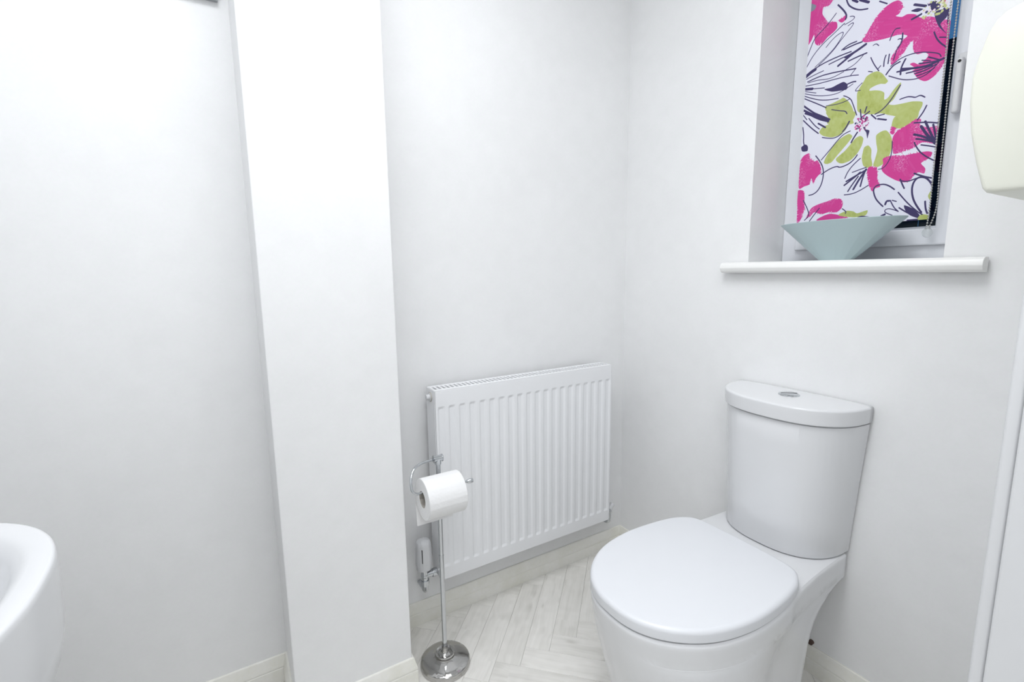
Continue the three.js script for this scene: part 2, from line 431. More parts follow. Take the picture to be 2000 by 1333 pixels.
{ // skirting boards: flat foot, fine groove, sloping top
  const prof = [[0, 0], [0.0125, 0], [0.0125, 0.0405], [0.0108, 0.042], [0.0108, 0.0435], [0.0125, 0.045], [0.0118, 0.050], [0.0050, 0.0765], [0.0032, 0.0785], [0, 0.0785]];
  const s = skirting([[WA, FW], [WA, 1.283], [0.2145, 1.283], [0.2145, 0.985], [WA, 0.985], [WA, WB], [RW, WB], [RW, DZ0 - 0.068]], prof);
  structure(mesh('baseboard_basin', s[0], M.skirting), 'ivory skirting board on the wall left of the pier', 'skirting');
  const p = structGroup('baseboard_pier', 'ivory skirting board wrapped round the foot of the pier', 'skirting');
  for (const k of [1, 2, 3]) mesh('board', s[k], M.skirting, p);
  structure(mesh('baseboard_left', s[4], M.skirting), 'ivory skirting board below the radiator', 'skirting');
  structure(mesh('baseboard_back', s[5], M.skirting), 'ivory skirting board behind the toilet', 'skirting');
  structure(mesh('baseboard_right', s[6], M.skirting), 'ivory skirting board on the dispenser wall', 'skirting');
}

// ---------------------------------------------------------------- ceiling lamps
function panelLamp(L, label) {
  const t = thing('ceiling_light', label, 'ceiling light', [L.x, CH, L.z]);
  const h = L.w / 2, k = L.d / 2, e = 0.018;
  mesh('frame', merge([rbox(-h - e, h + e, -0.045, 0, -k - e, -k), rbox(-h - e, h + e, -0.045, 0, k, k + e), rbox(-h - e, -h, -0.045, 0, -k, k), rbox(h, h + e, -0.045, 0, -k, k)]), M.gloss, t);
  mesh('diffuser', box(-h, h, -0.04, -0.004, -k, k), new THREE.MeshStandardMaterial({ color: 0xffffff, roughness: 0.6, emissive: 0xf4faff, emissiveIntensity: L.power > 0 ? 1.0 : 0 }), t);
}
panelLamp(LAMP, 'long white ceiling light panel above the toilet room');
panelLamp(HALL_LAMP, 'long white ceiling light panel in the hall');

// ---------------------------------------------------------------- window
{
  const w = structGroup('window_1', 'white plastic casement window in a deep recess', 'window');
  const frame = (x0, x1, y0, y1, wl, wr, wb, wt, z0, z1, r) => {
    const s = new THREE.Shape([[x0 + r, y0 + r], [x1 - r, y0 + r], [x1 - r, y1 - r], [x0 + r, y1 - r]].map(p => new THREE.Vector2(...p)));
    s.holes.push(new THREE.Path([[x0 + wl - r, y0 + wb - r], [x0 + wl - r, y1 - wt + r], [x1 - wr + r, y1 - wt + r], [x1 - wr + r, y0 + wb - r]].map(p => new THREE.Vector2(...p))));
    return boxUV(new THREE.ExtrudeGeometry(s, { depth: z1 - z0 - 2 * r, bevelThickness: r, bevelSize: r, bevelSegments: 2 }).translate(0, 0, z0 + r));
  };
  mesh('window_frame', frame(0.5165, 0.972, 1.166, 2.0595, 0.045, 0.036, 0.035, 0.04, -0.245, -0.178, 0.002), M.upvc, w);
  const sash = mesh('sash', frame(0.5605, 0.937, 1.2000, 2.0205, 0.042, 0.038, 0.042, 0.042, -0.1775, -0.165, 0.0035), M.upvc, w);
  mesh('glazing_bead', frame(0.602, 0.900, 1.241, 1.979, 0.006, 0.003, 0.006, 0.006, -0.206, -0.172, 0.001), M.upvc, sash);
  mesh('glass', box(0.6, 0.901, 1.239, 1.98, -0.212, -0.206), M.glass, sash);
  mesh('sash_back', frame(0.5625, 0.935, 1.2025, 2.018, 0.040, 0.034, 0.040, 0.040, -0.24, -0.1776, 0.001), M.upvc, sash);
  mesh('gasket', box(0.5592, 0.5606, 1.2015, 1.2135, -0.1778, -0.1700), M.dark, w);
  const h = mesh('handle', merge([rbox(0.9085, 0.9265, 1.585, 1.635, -0.1665, -0.158, 0.003), rbox(0.9105, 0.9245, 1.50, 1.622, -0.158, -0.140, 0.006, 3)]), M.gloss, w);
  mesh('keyhole', cyl(V3(0.9178, 1.613, -0.1405), V3(0.9178, 1.613, -0.139), 0.0032, 0.0032, 16), M.dark, h);
  const sillShape = new THREE.Shape();
  sillShape.moveTo(0.172, 1.1355); sillShape.lineTo(-0.022, 1.1355);
  sillShape.absarc(-0.0195, 1.1502, 0.0147, -Math.PI / 2, Math.PI / 2, true);
  sillShape.lineTo(0.172, 1.165); sillShape.closePath();
  const nose = new THREE.ExtrudeGeometry(sillShape, { depth: 0.4552, bevelEnabled: false, curveSegments: 10 }).rotateY(Math.PI / 2).translate(0.5166, 0, 0);
  const front = new THREE.Shape();
  front.moveTo(-0.0035 + 0, 1.1355); front.lineTo(-0.022, 1.1355);
  front.absarc(-0.0195, 1.1502, 0.0147, -Math.PI / 2, Math.PI / 2, true);
  front.lineTo(-0.0035, 1.165); front.closePath();
  const ears = new THREE.ExtrudeGeometry(front, { depth: 0.596, bevelEnabled: true, bevelSize: 0.001, bevelThickness: 0.002, bevelSegments: 2, curveSegments: 10 }).rotateY(Math.PI / 2).translate(0.450, 0, 0);
  mesh('window_sill', toCreasedNormals(merge([boxUV(nose), boxUV(ears)]), 0.5), new THREE.MeshStandardMaterial({ color: 0xf6f6f4, roughness: 0.35 }), w);
}
{ // dark boarded fence outside, seen through the slit beside the blind
  const f = thing('garden_fence', 'dark boarded fence outside, glimpsed beside the blind', 'fence', [0, -0.1, -1.5]);
  const dm = new THREE.MeshStandardMaterial({ color: 0x0b0b12, roughness: 1 });
  for (let k = 0; k < 26; k++) mesh('board', box(-1.6 + k * 0.125, -1.48 + k * 0.125, 0, 2.24, -0.02 + (k % 2) * 0.01, (k % 2) * 0.01), dm, f);
  mesh('rail', box(-1.6, 1.65, 0.4, 0.48, -0.07, -0.021), dm, f);
  structure(mesh('ground', box(-3, 4, -0.2, -0.1, -4, -0.3), dm), 'dark ground outside the window', 'ground');
}

// ---------------------------------------------------------------- roller blind
{
  const X0 = 0.568, X1 = 0.890, YT = 2.002, YB = 1.262, CW = 904, CHh = 2048;
  const col = { p: '#d63f94', g: '#b9c476', n: '#3d3563', k: '#8a8d9c', w: '#f0f0f8' };
  const print = canvasTex(CW, CHh, (c, w, h) => {
    c.fillStyle = '#e9eaf6'; c.fillRect(0, 0, w, h);
    const blob = a => {
      c.beginPath();
      const n = (a.length - 1) / 2, P = i => [a[1 + 2 * (((i % n) + n) % n)], a[2 + 2 * (((i % n) + n) % n)]], k = 0.13;
      for (let i = 0; i < n; i++) {                                 // a smooth line through the points
        const [x0, y0] = P(i - 1), [x1, y1] = P(i), [x2, y2] = P(i + 1), [x3, y3] = P(i + 2);
        if (!i) c.moveTo(x1, y1);
        c.bezierCurveTo(x1 + (x2 - x0) * k, y1 + (y2 - y0) * k, x2 - (x3 - x1) * k, y2 - (y3 - y1) * k, x2, y2);
      }
      c.closePath(); c.fill();
    };
    const bounds = a => { let b = [1e9, 1e9, -1e9, -1e9]; for (let i = 1; i < a.length; i += 2) b = [Math.min(b[0], a[i]), Math.min(b[1], a[i + 1]), Math.max(b[2], a[i]), Math.max(b[3], a[i + 1])]; return b; };
    const inside = (a, x, y) => { let r = false; const n = (a.length - 1) / 2; for (let i = 0, j = n - 1; i < n; j = i++) { const xi = a[1 + 2 * i], yi = a[2 + 2 * i], xj = a[1 + 2 * j], yj = a[2 + 2 * j]; if ((yi > y) !== (yj > y) && x < (xj - xi) * (y - yi) / (yj - yi) + xi) r = !r; } return r; };
    const flower = fills => {
      for (const a of fills) {
        if (a[0] === 'w') { c.globalAlpha = 0.72; }
        c.fillStyle = col[a[0]]; blob(a); c.globalAlpha = 1;
        const b = bounds(a), area = (b[2] - b[0]) * (b[3] - b[1]);
        if (a[0] === 'p') {
          const dir = n32(a[1] / 300, a[2] / 300) * 6.28, dx = Math.cos(dir), dy = Math.sin(dir), n = (a.length - 1) / 2;
          for (let k = 0; k < area / 1500; k++) {                   // paler and deeper sweeps of the brush
            const x = b[0] + rnd() * (b[2] - b[0]), y = b[1] + rnd() * (b[3] - b[1]), l = 10 + 30 * rnd();
            if (!inside(a, x, y) || !inside(a, x + dx * l, y + dy * l) || !inside(a, x - dx * l, y - dy * l)) continue;
            c.globalAlpha = 0.05 + 0.13 * rnd(); c.strokeStyle = rnd() < 0.6 ? '#e58fc0' : '#bf2f86'; c.lineWidth = 4 + 12 * rnd(); c.lineCap = 'round';
            c.beginPath(); c.moveTo(x - dx * l, y - dy * l); c.lineTo(x + dx * l, y + dy * l); c.stroke();
          }
          for (let k = 0; k < area / 30; k++) {                     // dry brush: bare cloth and deeper dye showing through
            const x = b[0] + rnd() * (b[2] - b[0]), y = b[1] + rnd() * (b[3] - b[1]);
            if (!inside(a, x, y)) continue;
            const dry = n8(x / 700, y / 700); if (dry < 0.5) continue;
            c.globalAlpha = Math.min(0.75, (0.15 + 0.5 * rnd()) * (dry - 0.35) * 2.2); c.fillStyle = rnd() < 0.8 ? '#f1e4f2' : '#b83a92';
            c.fillRect(x, y, 1.5 + 4 * rnd(), 1.5 + 3 * rnd());
          }
          c.globalAlpha = 1; c.lineCap = 'butt';
          for (let i = 0; i < n; i++) {                             // ragged bristle ends where the stroke runs out
            const x0 = a[1 + 2 * i], y0 = a[2 + 2 * i], j = (i + 1) % n, x1 = a[1 + 2 * j], y1 = a[2 + 2 * j], m = Math.hypot(x1 - x0, y1 - y0), st = Math.round(m / 5);
            for (let q = 0; q < st; q++) {
              const t = (q + rnd()) / st, x = x0 + (x1 - x0) * t, y = y0 + (y1 - y0) * t, al = Math.abs((x1 - x0) * dy - (y1 - y0) * dx) / m;
              if (al < 0.75 || rnd() < 0.62) continue;
              const out = !inside(a, x + dx * 6, y + dy * 6), sg = out ? 1 : -1, l = 3 + 13 * rnd() * rnd();
              c.strokeStyle = rnd() < 0.55 ? col.p : '#e9eaf6'; c.lineWidth = 1.5 + 2.5 * rnd();
              const f = c.strokeStyle === col.p ? 1 : -1;
              c.beginPath(); c.moveTo(x - sg * f * dx * 4, y - sg * f * dy * 4); c.lineTo(x + sg * f * dx * l, y + sg * f * dy * l); c.stroke();
            }
          }
        }
        if (a[0] === 'g') {
          for (let k = 0; k < area / 420; k++) {                    // darker and paler washes of green
            const x = b[0] + rnd() * (b[2] - b[0]), y = b[1] + rnd() * (b[3] - b[1]), v = n8(y / 420, x / 420);
            if (!inside(a, x, y)) continue;
            c.globalAlpha = 0.10; c.fillStyle = v > 0.52 ? '#8a9a35' : '#cfd7a0'; c.beginPath(); c.ellipse(x, y, 10 + 16 * rnd(), 6 + 8 * rnd(), 0.8 + rnd(), 0, 7);
            if (inside(a, x + 14, y) && inside(a, x - 14, y) && inside(a, x, y + 12) && inside(a, x, y - 12)) c.fill();
          }
        }
        c.globalAlpha = 1;
      }
    };
    const ink = strokes => {
      c.strokeStyle = col.n; c.lineCap = 'round'; c.lineJoin = 'round';
      for (const s of strokes) {
        c.lineWidth = s[0] * 0.95; c.beginPath(); c.moveTo(s[1], s[2]);
        const n = (s.length - 1) / 2;
        for (let i = 1; i < n - 1; i++) c.quadraticCurveTo(s[1 + 2 * i], s[2 + 2 * i], (s[1 + 2 * i] + s[3 + 2 * i]) / 2, (s[2 + 2 * i] + s[4 + 2 * i]) / 2);
        c.lineTo(s[s.length - 2], s[s.length - 1]); c.stroke();
      }
    };
    const dots = (cx, cy, r, n) => { for (let k = 0; k < n; k++) { const a = rnd() * 6.28, q = r * Math.sqrt(rnd()); c.fillStyle = ['#c93b92', '#c93b92', '#3d3563', '#f4e6f2', '#8d2a6d'][Math.floor(rnd() * 5)]; c.beginPath(); c.arc(cx + q * Math.cos(a), cy + q * Math.sin(a), 3 + 4 * rnd(), 0, 7); c.fill(); } };
    // the pattern repeats up the cloth: once above the window head, once as seen
    c.save(); c.translate(0, -1230); flower(PRINT_FILLS); ink(PRINT_STROKES); c.restore();
    c.fillStyle = '#e9eaf6'; c.fillRect(0, 265, w, h);
    c.save(); c.beginPath(); c.rect(0, 265, w, h); c.clip();
    flower(PRINT_FILLS); ink(PRINT_STROKES);
    dots(435, 1315, 52, 90);
    for (let k = 0; k < 70; k++) { c.fillStyle = ['#c9cf8e', '#e8e6d0', '#3d3563', '#b9bf78', '#f0e0ea'][Math.floor(rnd() * 5)]; c.beginPath(); c.arc(815 + (rnd() - 0.5) * 130, 690 + (rnd() - 0.5) * 90, 3 + 6 * rnd(), 0, 7); c.fill(); }
    c.restore();
  });
  print.wrapS = print.wrapT = THREE.ClampToEdgeWrapping;
  const cloth = new THREE.MeshStandardMaterial({ map: print, roughness: 0.75 });
  const b = thing('roller_blind', 'roller blind printed with pink and green brush-painted flowers', 'blind', [(X0 + X1) / 2, YB, -0.15]);
  const hw = (X1 - X0) / 2;
  const sheet = new THREE.BoxGeometry(X1 - X0, YT - YB, 0.0012, 12, 24, 1);
  sheet.translate(0, (YT - YB) / 2, 0);
  mesh('fabric', sheet, cloth, b);
  mesh('hem_bar', rbox(-hw, hw, 0.001, 0.017, -0.004, -0.0008, 0.0012), M.upvc, b);
  mesh('roller_tube', cyl(V3(-hw - 0.008, YT - YB + 0.012, -0.012), V3(hw + 0.008, YT - YB + 0.012, -0.012), 0.016), M.upvc, b);
  for (const s of [-1, 1]) mesh('bracket', rbox(s * (hw + 0.014) - 0.004, s * (hw + 0.014) + 0.004, YT - YB - 0.012, YT - YB + 0.034, -0.016, 0.016, 0.002), M.upvc, b);
  // bead chain: two strands and the weight that holds them
  const ox = (X0 + X1) / 2, strands = [
    [[0.897, 2.0], [0.8915, 1.7509], [0.8925, 1.641], [0.893, 1.5063], [0.8935, 1.3902], [0.8945, 1.2831], [0.8925, 1.2395]],
    [[0.911, 2.0], [0.905, 1.7455], [0.9045, 1.6268], [0.905, 1.515], [0.9062, 1.365], [0.907, 1.2818], [0.8975, 1.2395]]];
  const beads = [], wires = [];
  for (const s of strands) {
    const cv = new THREE.CatmullRomCurve3(s.map(([x, y]) => V3(x - ox, y - YB, 0.015)));
    const n = Math.round(cv.getLength() / 0.0062);
    for (const p of cv.getSpacedPoints(n)) beads.push(new THREE.IcosahedronGeometry(0.0021, 1).translate(p.x, p.y, p.z));
    wires.push(new THREE.TubeGeometry(cv, 60, 0.0006, 5));
  }
  const chain = mesh('bead_chain', merge(beads.concat(wires)), M.steel, b);
  chain.userData = { label: 'pale metal bead chain' };
  mesh('chain_weight', merge([new THREE.SphereGeometry(0.0105, 20, 14).scale(1, 1.15, 0.55).translate(0.895 - ox, 1.229 - YB, 0.015), cyl(V3(0.895 - ox, 1.236 - YB, 0.015), V3(0.895 - ox, 1.246 - YB, 0.015), 0.006, 0.004, 16)]), M.clear, b);
}

// ---------------------------------------------------------------- bowl on the sill
{
  const b = thing('bowl', 'pale blue-grey oval ceramic bowl with straight flaring sides on the windowsill', 'bowl', [0.7275, 1.1652, -0.066]);
  const N = 72, ring = (a, d, y) => Array.from({ length: N }, (_, i) => { const t = -i / N * 2 * Math.PI; return [a * Math.cos(t), y, d * Math.sin(t)]; });
  mesh('shell', loft([ring(0.037, 0.023, 0), ring(0.0412, 0.0262, 0.0008), ring(0.0430, 0.0275, 0.003), ring(0.1482, 0.0755, 0.1005), ring(0.1492, 0.0763, 0.1022), ring(0.1486, 0.0757, 0.1034), ring(0.1462, 0.0735, 0.1028), ring(0.040, 0.0245, 0.008), ring(0.02, 0.012, 0.0062)], true, true, 0.6), M.bowl, b);
}

// ---------------------------------------------------------------- radiator
{
  const Z0 = 0.1475, Z1 = 0.842, Y0 = 0.191, Y1 = 0.7985, XF = 0.1, XB = 0.034, W = Z1 - Z0;
  const r = thing('radiator', 'white fluted panel radiator with slotted top grille', 'radiator', [0, 0, 0]);
  // pressed steel front: 20 upright flutes sunk into the sheet
  const zs = [[Z0, 0], [Z0 + 0.0012, 0]], pitch = 0.03465, zc0 = 0.1655;
  for (let k = 0; k < 20; k++) { const c = zc0 + k * pitch; for (const [o, d] of [[-0.0128, 0], [-0.0108, 0.18], [-0.0075, 0.82], [-0.0052, 1], [0.0052, 1], [0.0075, 0.82], [0.0108, 0.18], [0.0128, 0]]) zs.push([c + o, d]); }
  zs.push([Z1 - 0.0012, 0], [Z1, 0]);
  const ys = [[Y0, 0], [Y0 + 0.0012, 0], [0.2305, 0], [0.2335, 0.2], [0.2385, 0.8], [0.2415, 1], [0.35, 1], [0.5, 1], [0.65, 1], [0.7415, 1], [0.7445, 0.8], [0.7495, 0.2], [0.7525, 0], [Y1 - 0.0012, 0], [Y1, 0]];
  const pos = [], uv = [], idx = [];
  ys.forEach(([y, ky], j) => zs.forEach(([z, kz], i) => {
    const edge = (j === 0 || j === ys.length - 1 || i === 0 || i === zs.length - 1) ? 0.0012 : 0;
    pos.push(XF - 0.0042 * ky * kz - edge, y, z); uv.push(z, y);
  }));
  for (let j = 0; j + 1 < ys.length; j++) for (let i = 0; i + 1 < zs.length; i++) { const a = j * zs.length + i, b = a + 1, c = a + zs.length, d = c + 1; idx.push(a, c, b, b, c, d); }
  const g = new THREE.BufferGeometry();
  g.setAttribute('position', new THREE.Float32BufferAttribute(pos, 3)); g.setAttribute('uv', new THREE.Float32BufferAttribute(uv, 2)); g.setIndex(idx); g.computeVertexNormals();
  mesh('front_panel', g, M.radiator, r);
  mesh('core', merge([box(XB + 0.014, XF - 0.012, Y0 + 0.012, Y1 - 0.02, Z0 + 0.008, Z1 - 0.008), box(XF - 0.0125, XF - 0.0062, Y0 + 0.001, Y1 - 0.001, Z0 + 0.001, Z1 - 0.001)]), M.radiator, r);
  for (const [a, b] of [[Z0 - 0.0025, Z0 - 0.0005], [Z1 + 0.0005, Z1 + 0.0025]]) mesh('side_panel', rbox(XB, XF - 0.0015, Y0 + 0.004, Y1 + 0.0025, a, b, 0.0009), M.radiator, r);
  const bars = [rbox(XF - 0.016, XF - 0.0025, Y1 - 0.006, Y1 + 0.003, Z0, Z1, 0.0012), rbox(XB, XB + 0.013, Y1 - 0.006, Y1 + 0.003, Z0, Z1, 0.0012)];
  for (let k = 0; k < 50; k++) { const z = Z0 + 0.0035 + k * (W - 0.007) / 49; bars.push(box(XB + 0.012, XF - 0.015, Y1 - 0.004, Y1 + 0.0028, z - 0.0031, z + 0.0031)); }
  mesh('top_grille', merge(bars), M.radiator, r);
  // blanking plug high on the end, vent at the far end
  const plug = mesh('blanking_plug', merge([cyl(V3(0.066, 0.7765, Z1 + 0.0025), V3(0.066, 0.7765, Z1 + 0.006), 0.0135, 0.0135, 20), cyl(V3(0.066, 0.7765, Z1 + 0.006), V3(0.066, 0.7765, Z1 + 0.016), 0.0095, 0.0085, 6)]), M.gloss, r);
  mesh('seal', new THREE.TorusGeometry(0.0135, 0.0016, 8, 24).translate(0.066, 0.7765, Z1 + 0.0032), M.card, plug);
  for (const z of [0.3, 0.7]) mesh('wall_bracket', box(WA, XB + 0.016, 0.3, 0.34, z - 0.02, z + 0.02), M.radiator, r);
}
{ // thermostatic valve
  const v = thing('radiator_valve', 'white thermostatic valve head on a chrome valve beside the pier', 'valve', [0.066, 0, 0.886]);
  mesh('valve_body', merge([cyl(V3(0, 0.172, 0), V3(0, 0.232, 0), 0.0112), cyl(V3(0, 0.206, -0.006), V3(0, 0.206, -0.03), 0.0105), cyl(V3(0, 0.206, -0.0255), V3(0, 0.206, -0.0405), 0.0145, 0.0145, 6), new THREE.SphereGeometry(0.0122, 20, 14).translate(0, 0.206, 0)]), M.chrome, v);
  mesh('compression_nut', merge([cyl(V3(0, 0.176, 0), V3(0, 0.191, 0), 0.0152, 0.0152, 6), cyl(V3(0, 0.158, 0), V3(0, 0.176, 0), 0.0096, 0.0112)]), M.chrome, v);
  mesh('pipe', new THREE.TubeGeometry(new THREE.CatmullRomCurve3([V3(0, 0.17, 0), V3(0, 0.158, 0), V3(-0.006, 0.150, -0.002), V3(-0.02, 0.147, -0.004), V3(-0.0615, 0.147, -0.004)]), 24, 0.0072, 14), M.chrome, v);
  const hd = mesh('thermostat_head', lathe([[0, 0.228], [0.019, 0.228], [0.0245, 0.232], [0.0255, 0.240], [0.0262, 0.2515], [0.0256, 0.253], [0.0262, 0.2545], [0.0252, 0.29], [0.0235, 0.313], [0.021, 0.3225], [0.015, 0.327], [0, 0.328]], 40), M.gloss, v);
  mesh('setting_mark', rbox(0.0195, 0.0252, 0.262, 0.306, 0.0088, 0.0108, 0.0005).rotateY(-0.12), M.dark, hd);
}
{ // lockshield valve at the far end
  const v = thing('radiator_valve', 'small chrome lockshield valve in the corner by the window wall', 'valve', [0.062, 0.2, 0.118]);
  mesh('valve_body', merge([cyl(V3(0, 0.002, 0.028), V3(0, 0.002, 0), 0.0095), new THREE.SphereGeometry(0.011, 18, 12).translate(0, 0.002, -0.004), cyl(V3(0, 0.002, -0.004), V3(0, -0.03, -0.004), 0.009), cyl(V3(0, 0.002, 0.012), V3(0, 0.002, 0.024), 0.0135, 0.0135, 6)]), M.chrome, v);
  mesh('cap', cyl(V3(0, 0.008, -0.006), V3(0.0, 0.026, -0.024), 0.0105, 0.0095), M.gloss, v);
  mesh('pipe', new THREE.TubeGeometry(new THREE.CatmullRomCurve3([V3(0, -0.02, -0.004), V3(0, -0.04, -0.004), V3(-0.008, -0.048, -0.004), V3(-0.0575, -0.05, -0.004)]), 20, 0.0072, 12), M.chrome, v);
}

// ---------------------------------------------------------------- toilet
{
  const CX = 0.695;
  const t = thing('toilet', 'white close-coupled toilet with its lid closed, below the window', 'toilet', [CX, 0, 0]);
  // half outline of the pan in plan (half width, distance from the wall), front to back
  const half = [[0, 0.694], [0.03, 0.6925], [0.06, 0.6855], [0.09, 0.671], [0.117, 0.650], [0.140, 0.624], [0.160, 0.593], [0.176, 0.556], [0.187, 0.513], [0.1935, 0.465], [0.1945, 0.42], [0.191, 0.365], [0.185, 0.32], [0.177, 0.285]];
  const panHalf = half.concat([[0.1715, 0.255], [0.1670, 0.22], [0.1625, 0.17], [0.159, 0.11], [0.1565, 0.05], [0.155, 0.012], [0.15, 0.003], [0.12, 0.0008], [0.06, 0.0006], [0, 0.0005]]);
  const lidHalf = half.concat([[0.163, 0.258], [0.150, 0.2415], [0.130, 0.233], [0.10, 0.2295], [0.05, 0.2275], [0, 0.227]]);
  const full = h => { const a = h.map(([x, z]) => [x, z]); for (let i = h.length - 2; i > 0; i--) a.push([-h[i][0], h[i][1]]); return a; };
  const smooth = (h, n) => { const cv = new THREE.CatmullRomCurve3(h.map(([x, z]) => V3(x, 0, z)), false, 'centripetal'); return cv.getSpacedPoints(n).map(p => [Math.max(0, p.x), p.z]); };
  const panO = full(smooth(panHalf, 110)), lidO = full(smooth(lidHalf, 96));
  const lerp = (tab, y) => { for (let i = 0; i + 1 < tab.length; i++) if (y <= tab[i + 1][0]) { const k = (y - tab[i][0]) / (tab[i + 1][0] - tab[i][0]); return tab[i][1] + (tab[i + 1][1] - tab[i][1]) * k; } return tab[tab.length - 1][1]; };
  const ease = (tab, y) => {                                        // the same, with the slopes running through smoothly
    const n = tab.length, sl = i => (tab[Math.min(n - 1, i + 1)][1] - tab[Math.max(0, i - 1)][1]) / (tab[Math.min(n - 1, i + 1)][0] - tab[Math.max(0, i - 1)][0]);
    let i = 0; while (i < n - 2 && y > tab[i + 1][0]) i++;
    const h = tab[i + 1][0] - tab[i][0], t = Math.min(1, (y - tab[i][0]) / h), t2 = t * t, t3 = t2 * t;
    return (2 * t3 - 3 * t2 + 1) * tab[i][1] + (t3 - 2 * t2 + t) * h * sl(i) + (3 * t2 - 2 * t3) * tab[i + 1][1] + (t3 - t2) * h * sl(i + 1);
  };
  const rear = [[0, 0.168], [0.10, 0.166], [0.15, 0.161], [0.205, 0.155], [0.24, 0.147], [0.267, 0.134], [0.285, 0.119], [0.305, 0.094], [0.32, 0.070], [0.332, 0.040], [0.340, 0.008], [0.3405, 0.0], [0.42, 0.0]];
  const frontZ = [[0, 0.60], [0.06, 0.608], [0.14, 0.628], [0.22, 0.650], [0.30, 0.673], [0.36, 0.687], [0.395, 0.693], [0.41, 0.694]];
  const wid = [[0, 0.80], [0.06, 0.82], [0.14, 0.865], [0.22, 0.915], [0.30, 0.96], [0.36, 0.99], [0.39, 1.0], [0.41, 1.0]];
  const backW = [[0, 0.93], [0.14, 0.965], [0.24, 0.985], [0.34, 1.0], [0.41, 1.0]];
  const panRing = (y, inset = 0) => {
    const zr = lerp(rear, y), zf = ease(frontZ, y), wf = ease(wid, y), wb = ease(backW, y);
    return panO.map(([x, z]) => {
      const u = z / 0.694, k = Math.min(1, Math.max(0, (u - 0.1) / 0.45)), s = k * k * (3 - 2 * k), w = wb * (1 - s) + wf * s;
      const zz = zr + (zf - zr) * u, sc = 1 - inset / 0.17;
      return [x * w * sc, y, zz + (0.36 - z) * (inset / 0.34)];
    });
  };
  const pys = [0, 0.004, 0.03, 0.06, 0.09, 0.12, 0.15, 0.18, 0.20, 0.22, 0.235, 0.25, 0.26, 0.27, 0.285, 0.30, 0.31, 0.32, 0.326, 0.332, 0.336, 0.34, 0.3405, 0.35, 0.36, 0.37, 0.38, 0.389, 0.396];
  const rings = pys.map(y => panRing(y)); rings.push(panRing(0.4005, 0.0013), panRing(0.4035, 0.004), panRing(0.4045, 0.009));
  mesh('pan', loft(rings.reverse().map(r => r.slice()).reverse(), true, true, 0.55), M.ceramic, t);
  const lidRing = (y, inset) => lidO.map(([x, z]) => [x * (1 - inset / 0.194), y, 0.46 + (z - 0.46) * (1 - inset / 0.233)]);
  mesh('seat', loft([lidRing(0.4046, 0.015), lidRing(0.413, 0.015)], true, true, 0.5), M.plastic, t);
  const lid = [lidRing(0.4100, 0.006), lidRing(0.4096, 0.0015), lidRing(0.4104, 0)];
  lid.push(lidRing(0.427, 0.0));
  for (const a of [15, 30, 45, 60, 75, 90]) { const q = a * Math.PI / 180; lid.push(lidRing(0.427 + 0.0105 * Math.sin(q), 0.0105 * (1 - Math.cos(q)))); }
  lid.push(lidRing(0.4382, 0.03), lidRing(0.4392, 0.08), lidRing(0.4398, 0.14));
  mesh('lid', loft(lid, true, true, 2.2), M.plastic, t);
  for (const s of [-1, 1]) mesh('hinge', cyl(V3(s * 0.075 - 0.018, 0.4125, 0.222), V3(s * 0.075 + 0.018, 0.4125, 0.222), 0.008), M.plastic, t);
  // cistern: D-shaped in plan, narrowing downwards
  const D = (a, b, y, n = 2.5, m = 60) => {
    const out = [];
    for (let i = 0; i <= m; i++) { const th = Math.PI * i / m, c = Math.cos(th), s = Math.sin(th); out.push([a * Math.sign(c) * Math.pow(Math.abs(c), 2 / n), y, 0.0015 + b * Math.pow(Math.max(0, s), 2 / n)]); }
    for (let i = 1; i < 6; i++) out.push([-a + 2 * a * i / 6, y, 0.0012]);
    return out.reverse();
  };
  const cis = [];
  for (const [y, a, b, n] of [[0.4065, 0.150, 0.156, 2.5], [0.408, 0.153, 0.1595, 2.5], [0.411, 0.1545, 0.161, 2.5], [0.50, 0.159, 0.161, 2.5], [0.60, 0.1645, 0.161, 2.5], [0.70, 0.171, 0.162, 2.5], [0.7595, 0.1745, 0.1625, 2.5], [0.7606, 0.1738, 0.1618, 2.5], [0.7610, 0.1700, 0.158, 2.5], [0.7655, 0.1700, 0.158, 2.5]]) cis.push(D(a, b, y, n));
  const cist = mesh('cistern', loft(cis.map(r => r.slice().reverse().reverse()), true, true, 0.6), M.ceramic, t);
  const cl2 = [D(0.172, 0.165, 0.7658), D(0.1768, 0.1700, 0.7658), D(0.1778, 0.1710, 0.7660), D(0.1782, 0.1714, 0.7668), D(0.1785, 0.1718, 0.772), D(0.1793, 0.1733, 0.795), D(0.1795, 0.1735, 0.801)];
  for (const q of [22, 45, 68, 90]) { const k = q * Math.PI / 180; cl2.push(D(0.1795 - 0.0055 * (1 - Math.cos(k)), 0.1735 - 0.0055 * (1 - Math.cos(k)), 0.801 + 0.0055 * Math.sin(k))); }
  cl2.push(D(0.172, 0.166, 0.8067), D(0.15, 0.145, 0.8078), D(0.08, 0.09, 0.8088));
  const clid = mesh('cistern_lid', loft(cl2, true, true, 2.2), M.ceramic, t);
  const fb = mesh('flush_button', lathe([[0, 0.005], [0.0195, 0.005], [0.021, 0.0045], [0.022, 0.003], [0.0245, 0.003], [0.0255, 0.002], [0.0255, -0.002]], 40).translate(0.008, 0.8088, 0.068), M.chrome, clid);
  mesh('split_line', box(-0.0205, 0.0205, 0.0043, 0.0056, -0.0007, 0.0007).rotateY(0.9).translate(0.008, 0.8088, 0.068), M.dark, clid);
}
